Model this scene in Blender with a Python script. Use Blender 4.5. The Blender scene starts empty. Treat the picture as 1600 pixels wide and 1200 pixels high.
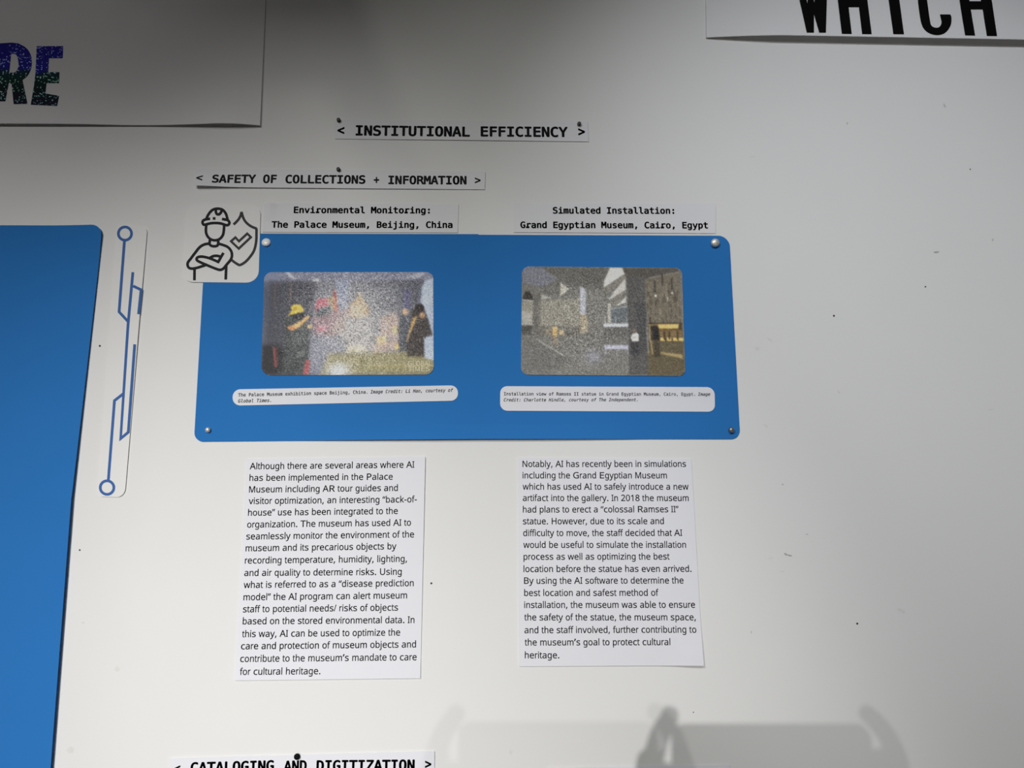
import bpy, bmesh, math, os, random
import numpy as np
from mathutils import Vector, Matrix

scene = bpy.context.scene
COL = scene.collection
PI = math.pi

# ------------------------------------------------------------------ camera
FPX = 1200.0                      # focal length in pixels of the 1600 x 1200 frame
PITCH, YAW = math.radians(9.0), math.radians(1.5)
CAM = Vector((0.0, -0.8, 1.62))
FWD = Vector((math.sin(YAW) * math.cos(PITCH), math.cos(YAW) * math.cos(PITCH), math.sin(PITCH)))
RIGHT = Vector((math.cos(YAW), -math.sin(YAW), 0.0))
UP = RIGHT.cross(FWD)
cam_data = bpy.data.cameras.new('camera')
cam_data.sensor_width = 36.0
cam_data.lens = FPX / 1600.0 * 36.0
cam_data.clip_start = 0.001
cam = bpy.data.objects.new('camera', cam_data)
COL.objects.link(cam)
cam.matrix_world = Matrix((
    (RIGHT.x, UP.x, -FWD.x, CAM.x), (RIGHT.y, UP.y, -FWD.y, CAM.y),
    (RIGHT.z, UP.z, -FWD.z, CAM.z), (0, 0, 0, 1)))
scene.camera = cam

# ------------------------------------------------------------------ world, lamps, exposure
world = bpy.data.worlds.new('gallery_ambient')
scene.world = world
world.use_nodes = True
world.node_tree.nodes['Background'].inputs[0].default_value = (1.0, 0.965, 0.90, 1)
world.node_tree.nodes['Background'].inputs[1].default_value = 0.030
scene.view_settings.view_transform = 'Standard'
scene.view_settings.look = 'None'
scene.view_settings.exposure = 0.0
scene.view_settings.gamma = 1.0
scene.view_settings.use_curve_mapping = False

def spot(name, pos, aim, half, blend, rgb, radius):
    """spot light aimed at the wall; rgb = fitted wall radiance factors"""
    l = bpy.data.lights.new(name, 'SPOT')
    m = sum(rgb) / 3
    l.energy = m * 4 * PI * PI / 0.8
    l.color = [c / max(rgb) for c in rgb]
    l.energy *= max(rgb) / m
    l.spot_size, l.spot_blend, l.shadow_soft_size = 2 * half, blend, radius
    o = bpy.data.objects.new(name, l)
    COL.objects.link(o)
    o.location = pos
    o.rotation_euler = (Vector(aim) - Vector(pos)).to_track_quat('-Z', 'Y').to_euler()
    return o

GAIN = 0.98
spot('track_spot_far_left', (-0.959, -4.4, 2.655), (-0.516, 0, 1.021), 0.238, 1.0, [1.07 * c for c in (11.95, 11.75, 11.50)], 0.016)
spot('track_spot_far', (-0.024, -4.4, 2.641), (-0.898, 0, 0.981), 0.305, 0.300, [GAIN * c for c in (1.50, 1.47, 1.44)], 0.016)
spot('track_spot_left', (-0.812, -1.59, 2.58), (0.442, 0, 1.208), 0.484, 0.981, [0.90 * c for c in (1.46, 1.47, 1.42)], 0.014)
spot('track_spot_right', (0.200, -1.766, 2.945), (0.508, 0, 1.850), 0.276, 1.0, [0.97 * c for c in (1.26, 1.29, 1.36)], 0.014)
spot('floor_bounce_fill', (0.944, -3.0, 0.136), (0.1, 0, 1.7), 0.5, 0.9, (0.36, 0.35, 0.315), 0.05)  # added fill: stands in for ceiling light reflected off the floor

# ------------------------------------------------------------------ helpers
def at(px, py, y=0.0):
    """point on the plane parallel to the wall at depth y seen at pixel px, py"""
    d = FWD * FPX + RIGHT * (px - 800.0) + UP * (600.0 - py)
    return CAM + d * ((y - CAM.y) / d.y)

def tag(o, label=None, cat=None, group=None, kind=None):
    for k, v in (('label', label), ('category', cat), ('group', group), ('kind', kind)):
        if v: o[k] = v
    return o

def link(name, verts, faces, m, parent=None, smooth=False, origin=None):
    """one mesh object; verts in world coordinates"""
    if parent is not None:
        org = Vector((0, 0, 0)); p = parent
        while p is not None: org += p.location; p = p.parent
        loc = Vector((0, 0, 0))
    else:
        if origin is None:
            origin = sum((Vector(v) for v in verts), Vector()) / len(verts)
        org = loc = Vector(origin)
    me = bpy.data.meshes.new(name)
    me.from_pydata([tuple(Vector(v) - org) for v in verts], [], faces)
    me.validate()
    me.update()
    if m: me.materials.append(m)
    if smooth:
        for p in me.polygons: p.use_smooth = True
    o = bpy.data.objects.new(name, me)
    COL.objects.link(o)
    o.location = loc
    if parent is not None: o.parent = parent
    return o

def mat(name, rgb, rough=0.6, metal=0.0, spec=0.3, var=0.0, vscale=30.0, bump=0.0, bscale=400.0):
    m = bpy.data.materials.new(name)
    m.use_nodes = True
    nt = m.node_tree
    b = nt.nodes['Principled BSDF']
    b.inputs['Roughness'].default_value = rough
    b.inputs['Metallic'].default_value = metal
    b.inputs['Specular IOR Level'].default_value = spec
    tc = nt.nodes.new('ShaderNodeTexCoord')
    ns = nt.nodes.new('ShaderNodeTexNoise')
    ns.inputs['Scale'].default_value = vscale
    ns.inputs['Detail'].default_value = 4.0
    nt.links.new(tc.outputs['Object'], ns.inputs['Vector'])
    rp = nt.nodes.new('ShaderNodeValToRGB')
    rp.color_ramp.elements[0].position, rp.color_ramp.elements[1].position = 0.3, 0.7
    rp.color_ramp.elements[0].color = [c * (1 - var) for c in rgb] + [1]
    rp.color_ramp.elements[1].color = [min(1, c * (1 + var)) for c in rgb] + [1]
    nt.links.new(ns.outputs['Fac'], rp.inputs['Fac'])
    nt.links.new(rp.outputs['Color'], b.inputs['Base Color'])
    if bump:
        n2 = nt.nodes.new('ShaderNodeTexNoise')
        n2.inputs['Scale'].default_value = bscale
        n2.inputs['Detail'].default_value = 3.0
        nt.links.new(tc.outputs['Object'], n2.inputs['Vector'])
        bp = nt.nodes.new('ShaderNodeBump')
        bp.inputs['Strength'].default_value = bump
        bp.inputs['Distance'].default_value = 0.001
        nt.links.new(n2.outputs['Fac'], bp.inputs['Height'])
        nt.links.new(bp.outputs['Normal'], b.inputs['Normal'])
    return m

M = {
    'wall': mat('matte_white_wall_paint', (0.80, 0.80, 0.795), 0.75, spec=0.15, var=0.006, vscale=14, bump=0.03, bscale=260),
    'floor': mat('grey_floor', (0.20, 0.19, 0.18), 0.5, var=0.08, vscale=6),
    'base': mat('dark_baseboard', (0.06, 0.06, 0.06), 0.5),
    'paper': mat('white_printer_paper', (0.80, 0.805, 0.86), 0.7, spec=0.15, var=0.006, vscale=60),
    'strip': mat('white_label_paper', (0.785, 0.785, 0.81), 0.7, spec=0.15, var=0.006, vscale=60),
    'board': mat('white_foam_board', (0.79, 0.79, 0.80), 0.7, spec=0.15, var=0.008, vscale=12),
    'card': mat('white_card', (0.82, 0.82, 0.815), 0.65, spec=0.2, var=0.005, vscale=40),
    'blue': mat('blue_construction_paper', (0.030, 0.183, 0.515), 0.8, spec=0.03, var=0.02, vscale=9),
    'ink': mat('black_print_ink', (0.020, 0.020, 0.024), 0.6, spec=0.1),
    'ink_bold': mat('heavy_black_print_ink', (0.010, 0.010, 0.013), 0.6, spec=0.1),
    'ink_grey': mat('faded_caption_ink', (0.055, 0.055, 0.065), 0.6, spec=0.1),
    'icon': mat('icon_black_ink', (0.018, 0.018, 0.021), 0.6, spec=0.1),
    'icon_grey': mat('icon_charcoal_ink', (0.050, 0.050, 0.053), 0.6, spec=0.1),
    'trace': mat('circuit_blue_ink', (0.055, 0.145, 0.40), 0.6, spec=0.1),
    'vinyl': mat('matte_black_vinyl', (0.0035, 0.0035, 0.0035), 0.7, spec=0.05),
    'hole': mat('nail_hole_shadow_grey', (0.05, 0.045, 0.04), 0.9, spec=0.0),
    'scuff': mat('grey_scuff', (0.60, 0.60, 0.585), 0.8, spec=0.1, var=0.12, vscale=500),
    'scuff_faint': mat('faint_smudge', (0.745, 0.745, 0.725), 0.8, spec=0.1, var=0.03, vscale=300),
    'scuff_dark': mat('dark_scuff', (0.44, 0.44, 0.43), 0.8, spec=0.1, var=0.2, vscale=700),
    'tack_white': mat('glossy_white_tack', (0.97, 0.97, 0.97), 0.35, spec=1.0),
    'tack_silver': mat('brushed_silver_tack', (0.72, 0.70, 0.64), 0.42, metal=0.55),
    'tack_steel': mat('dark_steel_tack', (0.30, 0.29, 0.28), 0.35, metal=0.8),
    'tack_black': mat('black_plastic_pin', (0.006, 0.006, 0.006), 0.75, spec=0.08),
    'pin_grey': mat('smoky_grey_pin', (0.10, 0.10, 0.095), 0.4, spec=0.4),
    'pin_head': mat('dark_smoky_pin_head', (0.035, 0.035, 0.033), 0.4, spec=0.4),
    'watermark': mat('pale_watermark_ink', (0.80, 0.76, 0.60), 0.6, spec=0.1),
    'phone': mat('black_phone_body', (0.02, 0.02, 0.022), 0.3),
    'glass': mat('dark_lens_glass', (0.01, 0.01, 0.012), 0.1),
    'skin': mat('skin', (0.55, 0.36, 0.27), 0.6, var=0.05, vscale=40),
    'shirt': mat('grey_shirt_cloth', (0.12, 0.12, 0.13), 0.9),
    'trousers': mat('dark_trouser_cloth', (0.03, 0.035, 0.05), 0.9),
    'hair': mat('dark_brown_hair', (0.03, 0.02, 0.015), 0.7),
}

def glitter_mat(zlo, zhi):
    m = bpy.data.materials.new('holographic_blue_glitter_film')
    m.use_nodes = True
    nt = m.node_tree; N = nt.nodes; L = nt.links
    b = N['Principled BSDF']
    tc = N.new('ShaderNodeTexCoord')
    vo = N.new('ShaderNodeTexVoronoi'); vo.inputs['Scale'].default_value = 560
    L.new(tc.outputs['Object'], vo.inputs['Vector'])
    sep = N.new('ShaderNodeSeparateColor'); L.new(vo.outputs['Color'], sep.inputs[0])
    # the film's diffraction colours, painted by height: violet blue, green, near black
    sx = N.new('ShaderNodeSeparateXYZ'); L.new(tc.outputs['Object'], sx.inputs[0])
    no = N.new('ShaderNodeTexNoise'); no.inputs['Scale'].default_value = 45
    L.new(tc.outputs['Object'], no.inputs['Vector'])
    ma = N.new('ShaderNodeMath'); ma.operation = 'MULTIPLY_ADD'
    L.new(no.outputs['Fac'], ma.inputs[0]); ma.inputs[1].default_value = 0.018
    L.new(sx.outputs['Z'], ma.inputs[2])
    mr = N.new('ShaderNodeMapRange')
    mr.inputs['From Min'].default_value = zlo + 0.009; mr.inputs['From Max'].default_value = zhi + 0.009
    L.new(ma.outputs[0], mr.inputs['Value'])
    base = N.new('ShaderNodeValToRGB'); base.color_ramp.interpolation = 'LINEAR'
    def ramp(r, els):
        e = r.color_ramp.elements
        e[0].position, e[0].color = els[0][0], (*els[0][1], 1)
        e[1].position, e[1].color = els[-1][0], (*els[-1][1], 1)
        for p, c in els[1:-1]:
            k = e.new(p); k.color = (*c, 1)
    ramp(base, [(0.0, (0.010, 0.008, 0.030)), (0.22, (0.006, 0.016, 0.020)), (0.42, (0.006, 0.035, 0.030)), (0.5, (0.008, 0.030, 0.06)),
                (0.58, (0.020, 0.015, 0.34)), (1.0, (0.014, 0.012, 0.24))])
    L.new(mr.outputs[0], base.inputs['Fac'])
    spk = N.new('ShaderNodeValToRGB')
    ramp(spk, [(0.0, (0.25, 0.55, 0.60)), (0.3, (0.45, 1.0, 0.75)), (0.5, (0.60, 1.0, 1.0)),
               (0.65, (0.45, 0.62, 1.0)), (1.0, (0.45, 0.45, 1.0))])
    L.new(mr.outputs[0], spk.inputs['Fac'])
    on = N.new('ShaderNodeValToRGB')  # sparkle of random flakes, painted into the base colour
    ramp(on, [(0.60, (0, 0, 0)), (0.85, (1, 1, 1))])
    L.new(sep.outputs[0], on.inputs['Fac'])
    sz = N.new('ShaderNodeMath'); sz.operation = 'LESS_THAN'
    L.new(vo.outputs['Distance'], sz.inputs[0]); sz.inputs[1].default_value = 0.42
    mu = N.new('ShaderNodeMath'); mu.operation = 'MULTIPLY'
    L.new(on.outputs['Color'], mu.inputs[0]); L.new(sz.outputs[0], mu.inputs[1])
    mx = N.new('ShaderNodeMix'); mx.data_type = 'RGBA'
    L.new(mu.outputs[0], mx.inputs['Factor'])
    L.new(base.outputs['Color'], mx.inputs['A']); L.new(spk.outputs['Color'], mx.inputs['B'])
    L.new(mx.outputs['Result'], b.inputs['Base Color'])
    b.inputs['Roughness'].default_value = 0.5
    b.inputs['Specular IOR Level'].default_value = 0.2
    return m

def print_mat():
    m = bpy.data.materials.new('photo_print_ink_glare')
    m.use_nodes = True
    nt = m.node_tree
    b = nt.nodes['Principled BSDF']
    a = nt.nodes.new('ShaderNodeAttribute'); a.attribute_name = 'ink'
    nt.links.new(a.outputs['Color'], b.inputs['Base Color'])
    b.inputs['Roughness'].default_value = 0.6
    b.inputs['Specular IOR Level'].default_value = 0.1
    return m
M['print'] = print_mat()

def edge_rows(n, H, ra, rb, seg=7):
    v = set(np.linspace(0, 1, n + 1).tolist())
    for r, flip in ((ra, 0), (rb, 1)):
        if r > 0:
            for k in range(seg + 1):
                t = min(1.0, r * (1 - math.cos(k / seg * PI / 2)) / H)
                v.add(1 - t if flip else t)
    out = []
    for x in sorted(v):
        if not out or x - out[-1] > 1e-5: out.append(x)
    return out

class Sheet:
    """flat rectangular sheet fixed to the wall: px corners TL TR BR BL, standing off the wall"""
    def __init__(s, name, corners, off, th, m, radii=(0, 0, 0, 0), lift=None, nx=10, ny=10, parent=None):
        s.off, s.th = off, th
        s.lift = lift or (lambda u, v: 0.0)
        uv = ((0, 0), (1, 0), (1, 1), (0, 1))
        s.c = [at(px, py, -(off + th + s.lift(*q))) for (px, py), q in zip(corners, uv)]
        c = s.c
        W = ((c[1] - c[0]).length + (c[2] - c[3]).length) / 2
        H = ((c[3] - c[0]).length + (c[2] - c[1]).length) / 2
        s.W, s.H = W, H
        def inset(r, d):
            return r - math.sqrt(max(0, r * r - (r - d) ** 2)) if (r > 0 and d < r) else 0.0
        tl, tr, br, bl = radii
        vs = edge_rows(ny, H, max(tl, tr), max(bl, br))
        front, rows = [], len(vs)
        for v in vs:
            dt, db = v * H, (1 - v) * H
            u0 = (inset(tl, dt) + inset(bl, db)) / W
            u1 = 1 - (inset(tr, dt) + inset(br, db)) / W
            for i in range(nx + 1):
                front.append(s.point(u0 + (u1 - u0) * i / nx, v))
        n = len(front)
        back = [p + Vector((0, th, 0)) for p in front]
        k = nx + 1
        faces = []
        for j in range(rows - 1):
            for i in range(nx):
                a = j * k + i
                faces.append((a, a + k, a + k + 1, a + 1))
                faces.append((n + a, n + a + 1, n + a + k + 1, n + a + k))
        ring = [i for i in range(nx)] + [j * k + nx for j in range(rows - 1)] + \
               [(rows - 1) * k + i for i in range(nx, 0, -1)] + [j * k for j in range(rows - 1, 0, -1)]
        for a, b in zip(ring, ring[1:] + ring[:1]):
            faces.append((a, b, n + b, n + a))
        s.ob = link(name, front + back, faces, m, parent)
    def point(s, u, v):
        a = s.c[0].lerp(s.c[1], u); b = s.c[3].lerp(s.c[2], u)
        p = a.lerp(b, v)
        return Vector((p.x, -(s.off + s.th + s.lift(min(1, max(0, u)), min(1, max(0, v)))), p.z))
    def front_y(s, x, z):
        """depth of the front face at wall position x, z"""
        c = s.c
        v = min(1, max(0, (c[0].z + c[1].z - 2 * z) / (c[0].z + c[1].z - c[2].z - c[3].z)))
        xl = c[0].x + (c[3].x - c[0].x) * v; xr = c[1].x + (c[2].x - c[1].x) * v
        u = min(1, max(0, (x - xl) / (xr - xl)))
        return -(s.off + s.th + s.lift(u, v))
    def on(s, px, py, eps=0.00012):
        y = -(s.off + s.th)
        for _ in range(2):
            p = at(px, py, y); y = s.front_y(p.x, p.z) - eps
        return at(px, py, y)

# ---- lettering: outlines of Blender's bundled typefaces, laid down as thin ink meshes
def font(fn):
    try:
        return bpy.data.fonts.load(os.path.join(bpy.utils.system_resource('DATAFILES', path='fonts'), fn))
    except Exception:
        return None
SANS, MONO = font('NotoSansHebrew-Regular.woff2'), font('DejaVuSansMono.woff2')
# advance widths (per 1000) of the office sans face the paragraphs are printed in
ADV = dict(zip('abcdefghijklmnopqrstuvwxyz', (556, 556, 500, 556, 556, 278, 556, 556, 222, 222, 500, 222, 833, 556, 556, 556, 556, 333, 500, 278, 556, 500, 722, 500, 500, 500)))
ADV.update(zip('ABCDEFGHIJKLMNOPQRSTUVWXYZ', (667, 667, 722, 722, 667, 611, 778, 722, 278, 500, 667, 556, 833, 722, 778, 667, 778, 722, 667, 611, 722, 667, 944, 667, 667, 611)))
ADV.update({' ': 278, '.': 278, ',': 278, '-': 333, '/': 278, '\u2019': 222, '\u201c': 333, '\u201d': 333})
ADV.update({d: 556 for d in '0123456789'})
GLY = {}
def sans_line(body, bold):
    """a line set glyph by glyph on those advance widths"""
    xr = GLY.get('_H')
    if xr is None:
        xr = GLY['_H'] = max(p[0] for p in glyphs('H', SANS)[0])
    V, Fc, pen = [], [], 0.0
    for ch in body:
        a = ADV.get(ch, 556) / 1000.0
        if ch != ' ':
            if ch not in GLY:
                v, f = glyphs(ch, SANS)
                GLY[ch] = (v, f, max(p[0] for p in glyphs(ch + 'H', SANS)[0]) - xr)
            v, f, adv = GLY[ch]
            k = a / adv
            for j in (range(9) if bold else (8,)):
                dx, dy = (0, 0) if j == 8 else (bold * math.cos(PI * j / 4), bold * math.sin(PI * j / 4))
                n = len(V)
                V += [(pen + x * k + dx, y + dy, 0) for x, y, z in v]
                Fc += [tuple(i + n for i in q) for q in f]
        pen += a
    return V, Fc

def glyphs(body, fnt, bold=0.0):
    cu = bpy.data.curves.new('lettering', 'FONT')
    if fnt: cu.font = fnt
    cu.body = body
    cu.resolution_u = 3
    o = bpy.data.objects.new('lettering', cu)
    COL.objects.link(o)
    me = bpy.data.meshes.new_from_object(o.evaluated_get(bpy.context.evaluated_depsgraph_get()))
    v = [tuple(x.co) for x in me.vertices]
    f = [tuple(p.vertices) for p in me.polygons]
    bpy.data.objects.remove(o); bpy.data.curves.remove(cu); bpy.data.meshes.remove(me)
    if bold:                                   # heavier weight: the outline repeated in a small circle
        n, v0, f0 = len(v), v, f
        v, f = [], []
        for k in range(9):
            dx, dy = (0, 0) if k == 8 else (bold * math.cos(PI * k / 4), bold * math.sin(PI * k / 4))
            v += [(x + dx, y + dy, 0) for x, y, z in v0]
            f += [tuple(i + n * k for i in q) for q in f0]
    return v, f

CAPS = {}
def cap_height(fnt):
    k = fnt.name if fnt else ''
    if k not in CAPS:
        v, f = glyphs('H', fnt)
        CAPS[k] = max(p[1] for p in v)
    return CAPS[k]

def write(sheet, body, x0, y0, x1, y1, cap, fnt, m, bold=0.0, shear=0.0, name='text_line', mid=False, slab=False):
    """one line of print whose ink runs from px x0,y0 to x1,y1 (baseline); cap = capital height in px.
    mid: y0,y1 give the vertical middle of the ink."""
    v, f = sans_line(body, bold) if fnt is SANS else glyphs(body, fnt, bold)
    if slab:                                   # foot serif on every small r, as the typewriter face has
        adv = None
        vi, _ = glyphs('M' * 11, fnt); vj, _ = glyphs('M' * 10, fnt)
        adv = max(p[0] for p in vi) - max(p[0] for p in vj)
        for k, ch in enumerate(body):
            if ch == 'r':
                cx = adv * (k + 0.36)
                b = len(v)
                v += [(cx - 0.30 * adv, -bold, 0), (cx + 0.34 * adv, -bold, 0), (cx + 0.34 * adv, 0.10 + bold, 0), (cx - 0.30 * adv, 0.10 + bold, 0)]
                f.append((b, b + 1, b + 2, b + 3))
    if shear: v = [(x + shear * y, y, z) for x, y, z in v]
    mn, mx = min(p[0] for p in v), max(p[0] for p in v)
    p0, p1 = sheet.on(x0, y0), sheet.on(x1, y1)
    d = Vector((p1.x - p0.x, 0, p1.z - p0.z)); Ln = d.length; d.normalize()
    up = Vector((-d.z, 0, d.x))
    xm, ym = (x0 + x1) / 2, (y0 + y1) / 2
    sy = (at(xm, ym - cap) - at(xm, ym)).length / cap_height(fnt)
    sx = Ln / (mx - mn)
    yo = (min(p[1] for p in v) + max(p[1] for p in v)) / 2 if mid else 0.0
    out = []
    for x, y, z in v:
        q = p0 + d * ((x - mn) * sx) + up * ((y - yo) * sy)
        q.y = sheet.front_y(q.x, q.z) - 0.00012
        out.append(q)
    return link(name, out, f, m, sheet.ob)

def poly_fill(sheet, loops, m, name, parent, thick=0.0, eps=0.00015):
    """filled outline (px loops, first outer then holes) on a sheet, optionally with thickness"""
    cu = bpy.data.curves.new('outline', 'CURVE')
    cu.dimensions = '2D'; cu.fill_mode = 'BOTH'
    for lp in loops:
        s = cu.splines.new('POLY'); s.points.add(len(lp) - 1)
        for p, (x, y) in zip(s.points, lp): p.co = (x, y, 0, 1)
        s.use_cyclic_u = True
    o = bpy.data.objects.new('outline', cu); COL.objects.link(o)
    me = bpy.data.meshes.new_from_object(o.evaluated_get(bpy.context.evaluated_depsgraph_get()))
    bm = bmesh.new(); bm.from_mesh(me)
    bpy.data.objects.remove(o); bpy.data.curves.remove(cu); bpy.data.meshes.remove(me)
    bmesh.ops.remove_doubles(bm, verts=bm.verts, dist=1e-5)
    v = []
    bm.verts.index_update()
    for q in bm.verts: v.append(sheet.on(q.co.x, q.co.y, eps + thick))
    f = [tuple(x.index for x in p.verts) for p in bm.faces]
    if thick:
        n = len(v)
        rim = [tuple(x.index for x in e.verts) for e in bm.edges if len(e.link_faces) == 1]
        v += [p + Vector((0, thick, 0)) for p in v]
        f += [(a, b, b + n, a + n) for a, b in rim]
    bm.free()
    return link(name, v, f, m, parent)

def smooth_path(pts, closed=False, n=6):
    P = [np.array(p, float) for p in pts]
    N = len(P); out = []
    for i in range(N if closed else N - 1):
        a = P[i - 1] if (closed or i > 0) else P[i]
        b, c = P[i], P[(i + 1) % N]
        d = P[(i + 2) % N] if (closed or i + 2 < N) else c
        for k in range(n):
            t = k / n
            out.append(0.5 * (2 * b + (c - a) * t + (2 * a - 5 * b + 4 * c - d) * t * t + (3 * b - a - 3 * c + d) * t ** 3))
    if not closed: out.append(P[-1])
    return [tuple(p) for p in out]

def stroke(sheet, paths, width, m, name, parent, eps=0.00015):
    """drawn line work: list of (px points, closed) strokes of one width, one mesh"""
    V, Fc = [], []
    eps += 0.00002 * (stroke.n % 6)            # inks printed one over the other
    stroke.n += 1
    for pts, closed in paths:
        eps += 0.000012
        P = [np.array(p, float) for p in pts]
        N = len(P); base = len(V)
        for i in range(N):
            a = P[i - 1] if (closed or i > 0) else None
            c = P[(i + 1) % N] if (closed or i < N - 1) else None
            d1 = (P[i] - a) / np.linalg.norm(P[i] - a) if a is not None else None
            d2 = (c - P[i]) / np.linalg.norm(c - P[i]) if c is not None else None
            if d1 is None: d1 = d2
            if d2 is None: d2 = d1
            n1 = np.array((-d1[1], d1[0])); n2 = np.array((-d2[1], d2[0]))
            mi = n1 + n2; mi = mi / max(np.linalg.norm(mi), 1e-6)
            k = width / 2 / max(0.45, float(mi @ n1))
            for sgn in (1, -1):
                q = P[i] + mi * k * sgn
                V.append(sheet.on(q[0], q[1], eps))
        for i in range(N if closed else N - 1):
            j = (i + 1) % N
            Fc.append((base + 2 * i, base + 2 * i + 1, base + 2 * j + 1, base + 2 * j))
    return link(name, V, Fc, m, parent)

stroke.n = 0

def ring_path(cx, cy, r, n=36):
    return [(cx + r * math.cos(2 * PI * k / n), cy + r * math.sin(2 * PI * k / n)) for k in range(n)]

def lathe(base, prof, n=28):
    """surface of revolution about the axis pointing out of the wall (-y); prof = (radius, distance out)"""
    V, Fc = [], []
    for r, h in prof:
        for k in range(n):
            a = 2 * PI * k / n
            V.append(base + Vector((r * math.cos(a), -h, r * math.sin(a))))
    for i in range(len(prof) - 1):
        for k in range(n):
            j = (k + 1) % n
            Fc.append((i * n + k, (i + 1) * n + k, (i + 1) * n + j, i * n + j))
    Fc.append(tuple(range(n)))
    Fc.append(tuple((len(prof) - 1) * n + k for k in range(n - 1, -1, -1)))
    return V, Fc

# ------------------------------------------------------------------ the room
def box(name, a, b, m):
    x0, y0, z0 = a; x1, y1, z1 = b
    v = [(x, y, z) for x in (x0, x1) for y in (y0, y1) for z in (z0, z1)]
    f = [(0, 1, 3, 2), (4, 6, 7, 5), (0, 4, 5, 1), (2, 3, 7, 6), (0, 2, 6, 4), (1, 5, 7, 3)]
    return link(name, v, f, m)

wall = tag(box('wall_back', (-3.2, 0.0, 0.0), (3.2, 0.12, 3.0), M['wall']), 'matte white gallery wall holding all the panels', 'wall', kind='structure')
floor = tag(box('floor', (-3.2, -5.2, -0.1), (3.2, 0.12, 0.0), M['floor']), 'plain grey gallery floor', 'floor', kind='structure')
tag(box('baseboard_back', (-3.2, -0.015, 0.0), (3.2, 0.0, 0.1), M['base']), 'dark baseboard along the wall', 'baseboard', kind='structure')

rnd = random.Random(7)
def blob(px, py, rx, ry, m, name, rot=0.0, eps=0.00008, n=14, rough=0.35):
    v = []
    for k in range(n):
        a = 2 * PI * k / n
        q = 1 - rough * rnd.random()
        x, y = rx * q * math.cos(a), ry * q * math.sin(a)
        v.append(at(px + x * math.cos(rot) - y * math.sin(rot), py + x * math.sin(rot) + y * math.cos(rot), -eps))
    return link(name, v, [tuple(range(n))], m, wall)
for px, py, r in ((156, 540.5, 1.7), (124.5, 859.5, 1.5), (674, 911.5, 1.7), (1303, 493.5, 1.7), (1446, 448, 1.4),
                  (1339.5, 974.5, 1.8), (1516, 264.5, 1.1), (810.5, 741, 1.3), (1083.5, 1113, 1.0)):
    blob(px, py, r, r, M['hole'], 'nail_hole', rough=0.15)
for px, py, rx, ry, rot, dk in ((1476, 165, 4, 1.6, 1.2, 0), (1324, 193, 1.5, 2.5, 0, 0), (1463, 394, 5.5, 1.8, -0.2, 1), (1551, 375, 1.5, 3, 0.3, 0),
                                (1311, 613, 1.6, 4.5, -0.5, 2), (1183, 545, 5, 3, 0, 2), (1203, 531, 6, 1.8, 0.7, 2),
                                (1196, 665, 5, 2, 0.8, 2), (1228, 866, 4.0, 1.8, 0.5, 1), (1204, 872, 5, 1.4, -0.25, 2), (1234, 868, 4.5, 1.5, 0.2, 1), (1222, 893, 5, 1.3, 0.15, 2),
                                (1408, 954, 8, 3.4, 0.4, 2), (1174, 988, 1.1, 3, 0, 0), (1223, 757, 2, 1.6, 0, 0), (1261, 835, 3, 1, 0, 0),
                                (110, 1172, 7, 6, 0, 2), (798, 1175, 3, 4, 0, 2), (183, 1045, 5, 5, 0, 2), (94, 1085, 6, 1.2, -.3, 2),
                                (130, 973, 2.5, 0.8, 0.3, 0), (1549, 640, 6, 0.9, -0.1, 2), (1175, 245, 6, 1, 0, 2)):
    o = blob(px, py, rx, ry, M[('scuff', 'scuff_dark', 'scuff_faint')[dk]], 'scuff_mark', rot)

# ------------------------------------------------------------------ large blue sheets at the left edge
lower = Sheet('blue_paper_sheet', [(-330, 776), (111.5, 776), (62, 1420), (-400, 1420)], 0.0004, 0.0004, M['blue'],
              lift=lambda u, v: 0.0046 * max(0.0, (u - 0.80) / 0.20) ** 1.5, nx=24, ny=10)
tag(lower.ob, 'lower large blue sheet running off the bottom left corner of the view', 'paper sheet', 'large blue sheets at the left edge')
upper = Sheet('blue_paper_sheet', [(-300, 351), (159.5, 350.5), (111.8, 777), (-340, 777)], 0.0006, 0.0004, M['blue'],
              radii=(0.012, 0.0115, 0, 0), lift=lambda u, v: (0.0014 + 0.0026 * v * v + 0.0022 * max(0, 1 - v / 0.12)) * max(0.0, (u - 0.82) / 0.18) ** 1.5, nx=30, ny=16)
tag(upper.ob, 'large blue sheet with one rounded corner left of the circuit strip', 'paper sheet', 'large blue sheets at the left edge')

# ------------------------------------------------------------------ the wide blue mount: two sheets side by side
dip = lambda v: max(0.0, (v - 0.90) / 0.10) ** 2
sag = lambda u, v: 0.0002 + 0.0036 * dip(v) * math.sin(PI * min(1, max(0, (u - 0.35) / 1.3)))
mountL = Sheet('blue_paper_sheet', [(321.5, 364.8), (747.5, 365.8), (747, 685.8), (303, 690.2)], 0.0004, 0.0004, M['blue'],
               radii=(0.009, 0, 0, 0.0095), lift=sag, nx=20, ny=14)
tag(mountL.ob, 'blue mounting sheet behind the crowded gallery photo with the yellow cap', 'paper sheet', 'blue mounting sheets of the wide panel')
sagR = lambda u, v: 0.0002 + 0.0036 * dip(v) * math.sin(PI * min(1, max(0, (u + 0.65) / 1.3))) if u < 0.65 else 0.0002
mountR = Sheet('blue_paper_sheet', [(745.0, 366.8), (1139.6, 368.3), (1156.6, 686.0), (744.6, 685.8)], 0.00032, 0.0004, M['blue'],
               radii=(0, 0.0125, 0.0095, 0), lift=sagR, nx=20, ny=14)
tag(mountR.ob, 'blue mounting sheet behind the grey atrium photo', 'paper sheet', 'blue mounting sheets of the wide panel')
MOUNT = 0.0018

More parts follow.
